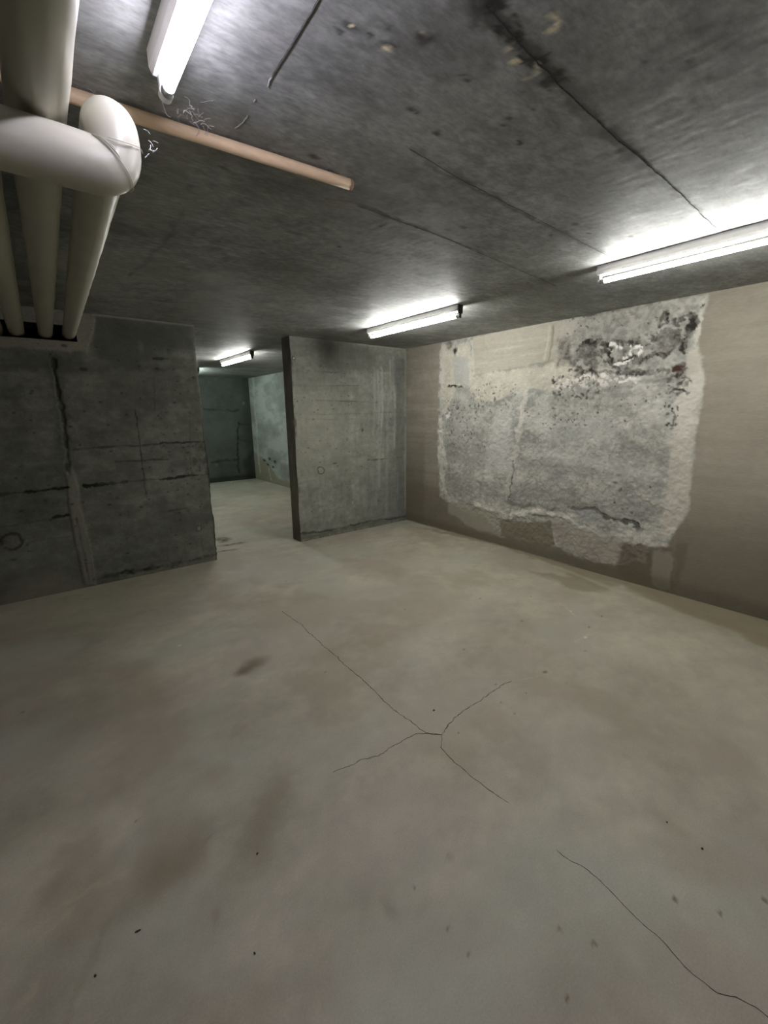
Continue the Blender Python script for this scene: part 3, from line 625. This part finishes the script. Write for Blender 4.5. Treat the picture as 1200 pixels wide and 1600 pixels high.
# ---------------------------------------------------------------- floor
def floor():
    xs = grid_axis([(XL, -4.3, .03), (-4.3, -1.6, .009), (-1.6, XR, .0125)]); ys = grid_axis([(YN, -4.6, .1), (-4.6, -2.0, .008), (-2.0, 0.9, .0125), (.9, YF, .05)])
    U, V = np.meshgrid(xs, ys, indexing='ij')
    p = Paint(U, V, (157, 152, 136))
    n1 = fbm(U * 1.1, V * 1.1, 303, 4, .55); n2 = fbm(U * 3.2, V * 2.4, 304, 5, .6); n3 = fbm(U * 16, V * 16, 305, 3)
    p.mul(.80 + .20 * n1 + .14 * n2 + .05 * n3)
    p.clouds(((1.1, .9, .07), (.35, .22, .09), (.12, .08, .05), (.03, .03, .035)), 161)
    p.mix(sst(.48, .68, fbm(U * 1.7, V * 2.1, 307, 4)), (156, 157, 143), .6)
    p.mix(sst(.50, .72, fbm(U * 2.6, V * 1.8, 309, 4, .6)), (140, 130, 113), .6)
    p.mix(sst(.52, .74, fbm(U * 2.0, V * 3.0, 311, 4)), (150, 140, 128), .45)
    p.set_warp(.018, 9); small = (p.wu, p.wv)
    p.set_warp(.11, 3.2)
    def s(pts, rgb, a, soft=.9):
        for q in pts:
            big = (p.wu, p.wv)
            if q[3] < .065: p.wu, p.wv = small
            p.mix(p.spot(q[0], q[1], q[2] * 1.15, q[3] * 1.15, soft, q[4] if len(q) > 4 else 0) * (.5 + .5 * p.wl), rgb, a * (.75 if soft > .6 and q[3] >= .065 else 1)); p.wu, p.wv = big
    # brown damp marks
    s([(-3.136,-2.150,0.075,0.045,0.5),(-3.227,-2.179,0.05,0.03)], (84, 72, 50), .75)
    s([(-2.457,-1.459,0.22,0.09),(-2.732,-1.311,0.16,0.08),(-2.472,-2.320,0.3,0.12)], (128, 116, 96), .40)
    s([(-3.449,-3.135,0.15,0.06,0.9),(-3.565,-3.195,0.12,0.06,0.9),(-3.764,-3.140,0.12,0.05,0.6),(-3.885,-3.138,0.16,0.05,0.6)], (110, 100, 80), .5)
    s([(-4.187,-2.969,0.14,0.09,0.5),(-4.081,-2.898,0.12,0.08,0.5),(-4.261,-2.632,0.2,0.1),(-3.862,-2.033,0.3,0.2),(-3.441,-2.504,0.3,0.15),(-4.129,-1.675,0.25,0.2)], (116, 106, 88), .45)
    s([(-4.215,-3.194,0.12,0.08),(-4.147,-3.317,0.1,0.06)], (110, 98, 80), .4)
    s([(-1.502,-3.119,0.3,0.3),(-1.703,-3.797,0.35,0.3),(-0.973,-3.943,0.3,0.3),(-1.941,-4.048,0.3,0.2)], (133, 126, 110), .45)
    s([(-1.016,-1.783,0.4,0.22),(-1.214,-2.409,0.4,0.2),(-2.258,-2.603,0.3,0.15),(-2.743,-2.097,0.2,0.12)], (167, 166, 150), .45)
    s([(-2.691,-3.871,0.15,0.1),(-2.830,-4.064,0.16,0.12),(-3.097,-3.574,0.14,0.12),(-2.985,-3.048,0.2,0.12),(-2.350,-3.130,0.28,0.14)], (160, 162, 148), .42)
    s([(-3.226,-3.855,0.12,0.08),(-3.056,-4.161,0.12,0.06),(-2.571,-3.712,0.12,0.05)], (134, 124, 108), .35)
    s([(-3.401,-3.603,0.1,0.1),(-3.909,-3.440,0.14,0.08)], (138, 138, 122), .4)
    s([(-2.496,-3.944,0.06,0.03,1.2),(-2.643,-3.973,0.03,0.014,1.2)], (176, 166, 148), .5)
    s([(-3.748,-3.387,0.02,0.009,1.1),(-3.076,-3.732,0.014,0.01),(-3.693,-3.123,0.02,0.006,0.8),(-3.331,-3.706,0.015,0.03)], (110, 98, 80), .4)
    # olive damp margin along the right wall
    p.set_warp(.07, 3.5)
    p.mix(p.poly([(-0.188,-0.292),(0.098,-0.962),(-0.072,-2.019),(-0.299,-2.709),(-0.139,-2.981),(-0.259,-3.287),(-0.457,-4.086),(-0.623,-4.395),(0.090,-4.322),(0.109,-3.150),(0.142,-2.116)], .05), (118, 108, 82), .7)
    p.mix(p.poly([(-0.411,-2.245),(-0.299,-2.709),(-0.139,-2.981),(-0.368,-3.028),(-0.568,-2.735)], .04), (112, 100, 74), .55)
    s([(-0.156,-2.505,0.4,0.02,1.35),(-0.226,-2.908,0.3,0.02,1.35)], (168, 162, 138), .5)
    # shade in front of the left partition, put into the floor colour
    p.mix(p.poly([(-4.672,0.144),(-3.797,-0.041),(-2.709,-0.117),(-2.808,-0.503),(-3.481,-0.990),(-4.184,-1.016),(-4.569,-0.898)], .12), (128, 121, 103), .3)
    # dirt by the doorway
    p.set_warp(.03, 9)
    s([(-1.709,1.107,0.35,0.1),(-1.757,0.389,0.2,0.06)], (120, 113, 92), .5)
    s([(-1.459,1.952,0.5,0.3),(-0.975,3.790,0.5,0.3)], (140, 139, 122), .5)
    for q, a, b in zip([(-2.377,0.730),(-2.357,0.468),(-2.514,0.248)], (.085, .15, .12), (.13, .035, .03)):
        p.mix(p.spot(q[0], q[1], a, b, .6, -.15) * (.5 + .5 * p.wn), (62, 53, 38), .95)
    # pale scuffs lower left
    p.set_warp(.02, 12)
    for pl in ([(-4.285,-2.865),(-4.253,-2.853),(-4.220,-2.872)], [(-4.281,-2.951),(-4.227,-2.948),(-4.219,-2.938)], [(-4.187,-3.122),(-4.149,-3.112),(-4.108,-3.079)], [(-4.123,-3.044),(-4.021,-3.054),(-3.968,-3.070)], [(-4.239,-3.274),(-4.207,-3.268),(-4.201,-3.249)]):
        p.mix(p.line(pl, .003, .010), (166, 155, 132), .45)
    p.mix(p.line([(-4.130,-3.393),(-4.092,-3.328),(-4.057,-3.266),(-4.026,-3.189)], .004, .014), (128, 122, 100), .5)
    p.set_warp(.004, 30)
    for q in [(-2.382,-1.028,0.008),(-2.840,-2.496,0.006),(-3.890,-2.876,0.006),(-3.936,-2.788,0.006),(-3.226,-3.855,0.006),(-3.226,-3.708,0.006),(-2.011,-2.857,0.008),(-1.828,-3.326,0.014),(-2.153,-3.218,0.007),(-2.084,-3.370,0.005),(-2.256,-3.332,0.005),(-1.836,-3.463,0.006),(-2.597,-3.336,0.006),(0.702,-2.987,0.006),(-1.097,-3.224,0.01),(-0.859,-3.203,0.01),(-1.419,-3.363,0.008),(-2.272,-3.427,0.006),(-2.615,-4.249,0.01),(-3.226,-3.937,0.006),(-2.971,-4.068,0.006),(-2.924,-4.146,0.007),(-2.552,-4.352,0.008),(-2.398,-4.428,0.008),(-3.100,-4.159,0.006),(-4.248,-1.796,0.01),(-3.084,-1.455,0.006),(-1.027,-2.296,0.008),(-1.306,-2.416,0.008),(-1.922,-2.167,0.008),(-0.747,-2.334,0.008),(-0.948,-2.664,0.008),(-1.381,-2.864,0.01)]:
        p.mix(p.spot(q[0], q[1], q[2] * 1.1, q[2] * .7, .4), (84, 74, 56), .8)
    for q in [(-3.444,-1.615,0.01),(-1.254,-3.280,0.014),(-0.954,-3.014,0.01),(-2.846,-4.141,0.002)]:
        p.mix(p.spot(q[0], q[1], q[2] * 1.3, q[2] * .6, .4), (200, 194, 174), .9)
    p.mix(p.line([(-0.893,-2.917),(-1.003,-3.070)], .004, .008), (176, 168, 148), .5)
    p.mix(p.line([(-1.353,-3.264),(-1.179,-3.274)], .005, .010), (178, 170, 152), .45)
    co = np.stack([U, V, .0015 * (n2 - .5) * 0 + 0 * U], -1).reshape(-1, 3)
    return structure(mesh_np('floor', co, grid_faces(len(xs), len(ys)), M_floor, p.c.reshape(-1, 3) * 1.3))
FLOOR = floor()

# ---------------------------------------------------------------- cracks and seams: thin real fins and grooves
def ribbon(name, pts, w, z, mat, parent, jit=.004, hgt=.001, seed=1, up=1, gap=0.0):
    """a wandering low ridge of triangular section that follows pts on a horizontal surface"""
    rs = np.random.RandomState(seed)
    P = [Vector((q[0], q[1], 0)) for q in pts]
    out = []
    for a, b in zip(P[:-1], P[1:]):
        n = max(2, int((b - a).length / .012))
        for k in range(n): out.append(a.lerp(b, k / n))
    out.append(P[-1])
    walk = 0; pp = []
    for k, q in enumerate(out):
        d = (out[min(k + 1, len(out) - 1)] - out[max(k - 1, 0)]).normalized()
        nrm = Vector((-d.y, d.x, 0)); walk = walk * .8 + rs.normal() * jit * .6
        pp.append((q + nrm * walk, nrm))
    bm = bmesh.new(); prev = None; on = True
    for k, (q, nrm) in enumerate(pp):
        ww = w * rs.uniform(.45, 1.35) * (.4 if k in (0, len(pp) - 1) else 1)
        if gap and rs.rand() < gap: on = not on
        row = [bm.verts.new(q + nrm * ww * .5 + Vector((0, 0, z))), bm.verts.new(q + Vector((0, 0, z + up * hgt))), bm.verts.new(q - nrm * ww * .5 + Vector((0, 0, z)))]
        if prev and on:
            bm.faces.new((prev[0], row[0], row[1], prev[1])); bm.faces.new((prev[1], row[1], row[2], prev[2]))
        prev = row
    bmesh.ops.delete(bm, geom=[v for v in bm.verts if not v.link_faces], context='VERTS')
    return obj(name, bm, mat, parent)
Z0 = .0006
ribbon('crack', [(-2.686,-1.577),(-2.669,-1.863),(-2.696,-2.189),(-2.708,-2.518),(-2.714,-2.758),(-2.730,-2.924),(-2.732,-3.083),(-2.721,-3.235),(-2.670,-3.293)], .0035, Z0, M_line, FLOOR, seed=1)
ribbon('crack', [(-2.670,-3.293),(-2.589,-3.258),(-2.456,-3.246),(-2.298,-3.243),(-2.102,-3.245),(-2.058,-3.257)], .0035, Z0, M_line, FLOOR, seed=2)
ribbon('crack', [(-2.058,-3.257),(-1.981,-3.290),(-1.882,-3.331),(-1.810,-3.357)], .0060, Z0, M_lightcrack, FLOOR, .002, seed=3)
ribbon('crack', [(-2.670,-3.293),(-2.763,-3.212),(-2.874,-3.201),(-2.985,-3.199),(-3.074,-3.174),(-3.193,-3.152)], .0028, Z0, M_line, FLOOR, seed=4)
ribbon('crack', [(-2.670,-3.293),(-2.733,-3.345),(-2.744,-3.442),(-2.745,-3.550),(-2.743,-3.632),(-2.732,-3.717)], .0026, Z0, M_line, FLOOR, .003, seed=5)
ribbon('crack', [(-2.757,-3.934),(-2.760,-3.960),(-2.738,-4.027),(-2.742,-4.066),(-2.751,-4.127),(-2.767,-4.209),(-2.763,-4.259),(-2.778,-4.305),(-2.786,-4.353),(-2.778,-4.401),(-2.752,-4.435),(-2.737,-4.471),(-2.734,-4.509),(-2.738,-4.567)], .0020, Z0, M_line, FLOOR, .002, seed=6)
ribbon('formwork_seam', [(-3.382,-3.620),(-3.378,-3.557),(-3.374,-3.474),(-3.370,-3.366),(-3.367,-3.304)], .004, H, M_fin, CEIL, .001, .003, 7, -1)
ribbon('formwork_seam', [(-3.367,-3.304),(-3.364,-3.216),(-3.362,-3.094),(-3.370,-3.052)], .005, H, M_lightfin, CEIL, .003, .003, 8, -1, .2)
ribbon('formwork_seam', [(-2.885,-3.291),(-2.613,-3.269),(-2.284,-3.258),(-1.920,-3.249),(-1.325,-3.232)], .003, H, M_fin, CEIL, .001, .0015, 9, -1)
ribbon('formwork_seam', [(-3.092,-3.764),(-2.986,-3.753),(-2.838,-3.743),(-2.461,-3.729),(-2.177,-3.731),(-1.858,-3.726),(-1.315,-3.713)], .0045, H, M_fin, CEIL, .0015, .002, 10, -1)
ribbon('formwork_seam', [(-2.794,-2.872),(-2.242,-2.857),(-1.055,-2.752)], .0025, H, M_fin, CEIL, .001, .001, 12, -1)

# ---------------------------------------------------------------- swept tubes
def sweep(bm, pts, rads, seg=40, caps=True):
    """round tube through pts (Vectors) with a radius at each point, parallel-transported rings"""
    n = len(pts); t = [(pts[min(i + 1, n - 1)] - pts[max(i - 1, 0)]).normalized() for i in range(n)]
    up = Vector((0, 0, 1)) if abs(t[0].z) < .9 else Vector((1, 0, 0))
    a = t[0].cross(up).normalized(); rows = []
    for i in range(n):
        a = (a - t[i] * a.dot(t[i])).normalized(); b = t[i].cross(a)
        rows.append([bm.verts.new(pts[i] + (a * math.cos(k * 2 * math.pi / seg) + b * math.sin(k * 2 * math.pi / seg)) * rads[i]) for k in range(seg)])
    for r0, r1 in zip(rows[:-1], rows[1:]):
        for k in range(seg): bm.faces.new((r0[k], r0[(k + 1) % seg], r1[(k + 1) % seg], r1[k]))
    if caps: bm.faces.new(rows[0][::-1]); bm.faces.new(rows[-1])
def bend_path(corners, R, steps=10):
    """polyline with each inner corner rounded at radius R"""
    out = [corners[0]]
    for a, b, c in zip(corners[:-2], corners[1:-1], corners[2:]):
        d0 = (a - b).normalized(); d1 = (c - b).normalized()
        for k in range(steps + 1):
            t = k / steps
            p0 = b + d0 * R; p2 = b + d1 * R
            out.append(p0 * (1 - t) ** 2 + b * 2 * t * (1 - t) * 1.0 + p2 * t * t)
    out.append(corners[-1]); return out
def resample(P, step):
    out = [P[0]]
    for a, b in zip(P[:-1], P[1:]):
        n = max(1, int((b - a).length / step))
        for k in range(1, n + 1): out.append(a.lerp(b, k / n))
    return out
def lagged_pipe(loc, corners, r0, r1, R, label, collars=(), name='insulated_pipe', group='cream jacketed pipes under the ceiling'):
    """corners are given relative to loc"""
    root = thing(name, loc, label, 'pipe', group)
    P = resample(bend_path([Vector(c) for c in corners], R), .05)
    L = [0]
    for a, b in zip(P[:-1], P[1:]): L.append(L[-1] + (b - a).length)
    rad = [r0 + (r1 - r0) * l / L[-1] + .0006 * math.sin(l * 31) + .0005 * math.sin(l * 13 + 1) for l in L]
    bm = bmesh.new(); sweep(bm, P, rad, 48); obj('jacket', bm, M_lag, root, True)
    for s in collars:
        i = min(range(len(L)), key=lambda k: abs(L[k] - s))
        d = (P[min(i + 1, len(P) - 1)] - P[i - 1]).normalized()
        bm = bmesh.new(); sweep(bm, [P[i] - d * .0025, P[i] + d * .0025], [rad[i] + .0007] * 2, 48); obj('seam_band', bm, M_lag, root, True)
    return root

lagged_pipe((-3.868, YN + .05, 2.142), [(0, 0, 0), (0, 3.1, 0), (.058, 6.45, .029)], .058, .047, .2,
            'thick cream insulated pipe running over the camera and resting on the cross pipe', (2.36,))
lagged_pipe((-3.744, -3.280, 2.030), [(-1.15, 0, 0), (0, 0, 0), (0, 0, .096), (.088, 3.41, .146)], .0555, .046, .046,
            'cream insulated cross pipe from the left, turning up in an elbow towards the back wall', ())
lagged_pipe((-3.996, YN + .05, 2.142), [(0, 0, 0), (.004, 6.45, .029)], .054, .050, .2,
            'cream insulated pipe at the left picture edge, left of the pipe over the cross pipe', ())
lagged_pipe((-4.122, YN + .05, 2.142), [(0, 0, 0), (.004, 6.45, .029)], .052, .049, .2,
            'outermost cream insulated pipe, only a sliver showing where it enters the back wall', ())
# mitre seam and small wrinkles of the jacket where the cross pipe turns up: parts of that pipe
elbow = bpy.data.objects['insulated_pipe.001']
def jacket_arc(name, t, th0, th1, w, r=.0555, R=.046, tilt=0.0, wob=0.0):
    """thin raised line around the bend at parameter t, from angle th0 to th1 (0 = outside, pi/2 = towards the room)"""
    p0 = Vector((-R, 0, 0)); p1 = Vector((0, 0, 0)); p2 = Vector((0, 0, R))
    P = []
    for k in range(25):
        th = th0 + (th1 - th0) * k / 24; tt = min(1, max(0, t + tilt * (k / 24 - .5) + wob * math.sin(k * .5)))
        c = p0 * (1 - tt) ** 2 + p1 * 2 * tt * (1 - tt) + p2 * tt * tt
        d = ((p1 - p0) * (1 - tt) + (p2 - p1) * tt).normalized()
        n = Vector((d.z, 0, -d.x))
        P.append(c + (n * math.cos(th) + Vector((0, -1, 0)) * math.sin(th)) * (r + .0002))
    bm = bmesh.new(); sweep(bm, P, [w * (.3 if k in (0, 24) else 1) for k in range(25)], 8); obj(name, bm, M_lag, elbow, True)
jacket_arc('mitre_seam', .5, -.6, 2.2, .0011)
jacket_arc('jacket_wrinkle', .62, 1.3, 2.4, .0013, tilt=.2, wob=.012)
jacket_arc('jacket_wrinkle', .80, 1.0, 2.3, .0011, tilt=-.25, wob=.010)
jacket_arc('jacket_wrinkle', .72, 1.5, 2.5, .0014, tilt=.3, wob=.012)
jacket_arc('jacket_wrinkle', .95, .2, 1.9, .0009, tilt=-.2)

# thin tan pipe below the ceiling
A = Vector((-4.75, -2.875, 2.316)); B = Vector((-2.945, -3.035, 2.316))
tp = thing('conduit_pipe', A, 'thin straight tan pipe under the ceiling with an open end past the elbow', 'pipe')
bm = bmesh.new(); D = B - A
sweep(bm, [D * t for t in np.linspace(0, 1, 20)], [.0175 + .0004 * math.sin(k * 1.3) for k in range(20)], 32, True); obj('tube', bm, M_tan, tp, True)
bm = bmesh.new(); dn = D.normalized()
sweep(bm, [D - dn * .004, D + dn * .003, D + dn * .006], [.0182, .0182, .0165], 32, True); obj('end_rim', bm, M_tancap, tp, True)
for t in (.30, .955):
    q = D * t; bm = bmesh.new()
    bx(bm, q.x - .008, q.x + .008, q.y - .006, q.y + .006, .012, .0236); obj('clip', bm, M_holderdark, tp)

# ---------------------------------------------------------------- fluorescent lamps
def lamp(x, y0, y1, label, glow):
    """batten along y with its tube slung below; origin at the ceiling, middle of the batten"""
    L = y1 - y0; root = thing('fluorescent_light', (x, (y0 + y1) / 2, H), label, 'ceiling light', 'bare fluorescent tube lights on the ceiling')
    bm = bmesh.new(); hw = .031
    prof = [(-hw, 0), (-hw, -.034), (-hw + .007, -.048), (hw - .007, -.048), (hw, -.034), (hw, 0)]
    a = [bm.verts.new((q[0], -L / 2, q[1] - .0005)) for q in prof]; b = [bm.verts.new((q[0], L / 2, q[1] - .0005)) for q in prof]
    n = len(prof)
    for k in range(n): bm.faces.new((a[k], a[(k + 1) % n], b[(k + 1) % n], b[k]))
    bm.faces.new(a[::-1]); bm.faces.new(b)
    obj('batten', bm, M_batten, root)
    for s in (-1, 1):
        bm = bmesh.new(); y = s * (L / 2 - .006)
        bx(bm, -.014, .014, y - .008, y + .008, -.082, -.047, .003)
        bmesh.ops.create_cone(bm, cap_ends=True, segments=24, radius1=.0155, radius2=.0155, depth=.016,
                              matrix=Matrix.Translation((0, y, -.081)) @ Matrix.Rotation(math.pi / 2, 4, 'X'))
        obj('lampholder', bm, M_holder, root)
        if s < 0:
            bm = bmesh.new(); bx(bm, -.026, .026, y - .012, y - .0085, -.066, -.002, .001); bx(bm, -.010, .010, y - .012, y - .0085, -.100, -.06, .001)
            obj('end_plate', bm, M_holderdark, root)
    bm = bmesh.new(); l2 = L / 2 - .016
    sweep(bm, [Vector((0, -l2 + .02, -.081)), Vector((0, l2 - .02, -.081))], [.0128] * 2, 24, True)
    tube = obj('tube', bm, glow, root, True)
    for s in (-1, 1):
        bm = bmesh.new(); sweep(bm, [Vector((0, s * (l2 - .021), -.081)), Vector((0, s * l2, -.081))], [.0134, .0134], 24); obj('end_cap', bm, M_cap, tube, True)
    return root
lamp(-3.604, -4.415, -3.205, 'near tube light beside the pipes, its open end pointing at the tan pipe', EN)
lamp(-1.209, -4.325, -3.115, 'tube light running out of the right picture edge, above the patched wall', EW)
lamp(-1.209, -2.020, -.811, 'tube light whole in view, in the back corner above the partition', EW)
lamp(-1.600, 1.285, 2.495, 'white tube light beyond the doorway, nearer of the two in the next room', EW)
lamp(-1.600, 3.790, 5.000, 'greenish tube light far back in the next room, mostly hidden by the partition', EG)

# ---------------------------------------------------------------- cobwebs
def cobweb(c, n, size, label, seed, flat=(1, 1, .35)):
    rs = np.random.RandomState(seed); bm = bmesh.new()
    for k in range(n):
        p = Vector([rs.normal() * size * .35 * f for f in flat]); d = Vector([rs.normal() * f for f in (1, .5, .3)]).normalized()
        P = [p.copy()]
        for j in range(5):
            d = (d + Vector([rs.normal() * .45 for _ in range(3)])).normalized(); p = p + d * size * .09; P.append(p.copy())
        for q in P: q.z = min(q.z, H - c[2] - .0015)
        sweep(bm, P, [.0005 * rs.uniform(.6, 1.5)] * len(P), 5, True)
    o = obj('cobweb', bm, M_web, None, True); o.location = c
    o['label'] = label; o['category'] = 'cobweb'; o['kind'] = 'stuff'
cobweb((-3.49, -3.04, 2.325), 26, .09, 'white cobweb on the ceiling just past the end of the near tube light', 3)
cobweb((-3.672, -3.29, 2.09), 7, .035, 'small cobweb hanging on the right side of the pipe elbow', 5, (.4, .8, 1))
cobweb((-3.71, -2.96, 2.334), 8, .05, 'little cobweb on the tan pipe above the pipe elbow', 9, (1, .3, .2))

# ---------------------------------------------------------------- crumbs on the floor
def crumb(x, y, a, b, c, rz, label, seed, mat=M_mark):
    rs = np.random.RandomState(seed); bm = bmesh.new(); bmesh.ops.create_icosphere(bm, subdivisions=2, radius=1)
    for v in bm.verts:
        k = 1 + .25 * rs.normal() * .6; v.co = Vector((v.co.x * a * k, v.co.y * b * k, max(-c * .6, v.co.z * c * k)))
    o = obj('crumb_of_concrete', bm, mat, None, False); o.location = (x, y, c * .6); o.rotation_euler = (0, 0, rz)
    o['label'] = label; o['category'] = 'crumb'; o['group'] = 'loose crumbs on the floor'
for k, (q, a, b, rz, lab) in enumerate((
    ([(-3.584,-3.283)][0], .0045, .0034, .8, 'black crumb alone on the floor, lower left of the crack junction'),
    ([(-3.953,-3.280)][0], .0085, .0030, -.2, 'long dark chip on the floor in the lower left'),
    ([(-2.577,-3.148)][0], .0062, .0055, .3, 'dark crumb on the floor just above where the cracks meet'),
    ([(-2.357,-4.252)][0], .0045, .0035, .5, 'dark crumb on the floor at the right, lowest of three there'),
    ([(-2.342,-4.137)][0], .0035, .0030, .5, 'dark crumb on the floor at the right, leftmost of three there'),
    ([(-3.702,-3.552)][0], .0028, .0040, .1, 'tiny crumb on the floor near the bottom, below the black crumb'),
    ([(-4.064,-3.324)][0], .0034, .0040, .4, 'tiny crumb on the floor in the bottom left corner'),
    )): crumb(q[0], q[1], a, b, .0025, rz, lab, 40 + k)

# ---------------------------------------------------------------- camera
cam = bpy.data.cameras.new('camera'); co = bpy.data.objects.new('camera', cam); COL.objects.link(co)
cam.sensor_fit = 'VERTICAL'; cam.sensor_height = 36.0; cam.lens = 664.6 / 1600 * 36.0; cam.clip_start = .02
fw = Vector((0.604850, 0.764104, -0.224281)); rt = Vector((0.782609, -0.622434, -0.010003)); up = Vector((0.147243, 0.169474, 0.974473))
co.matrix_world = Matrix(((rt.x, up.x, -fw.x, -3.9622), (rt.y, up.y, -fw.y, -4.4976), (rt.z, up.z, -fw.z, 1.5), (0, 0, 0, 1)))
SC.camera = co

w = bpy.data.worlds.new('dark'); SC.world = w; w.use_nodes = True
w.node_tree.nodes['Background'].inputs[0].default_value = (0, 0, 0, 1)
SC.view_settings.view_transform = 'Standard'; SC.view_settings.look = 'None'; SC.view_settings.gamma = 1
SC.view_settings.use_curve_mapping = False
SC.view_settings.exposure = 2.05
SC.cycles.use_denoising = True
SC.cycles.max_bounces = 8; SC.cycles.diffuse_bounces = 6
SC.cycles.sample_clamp_indirect = 6
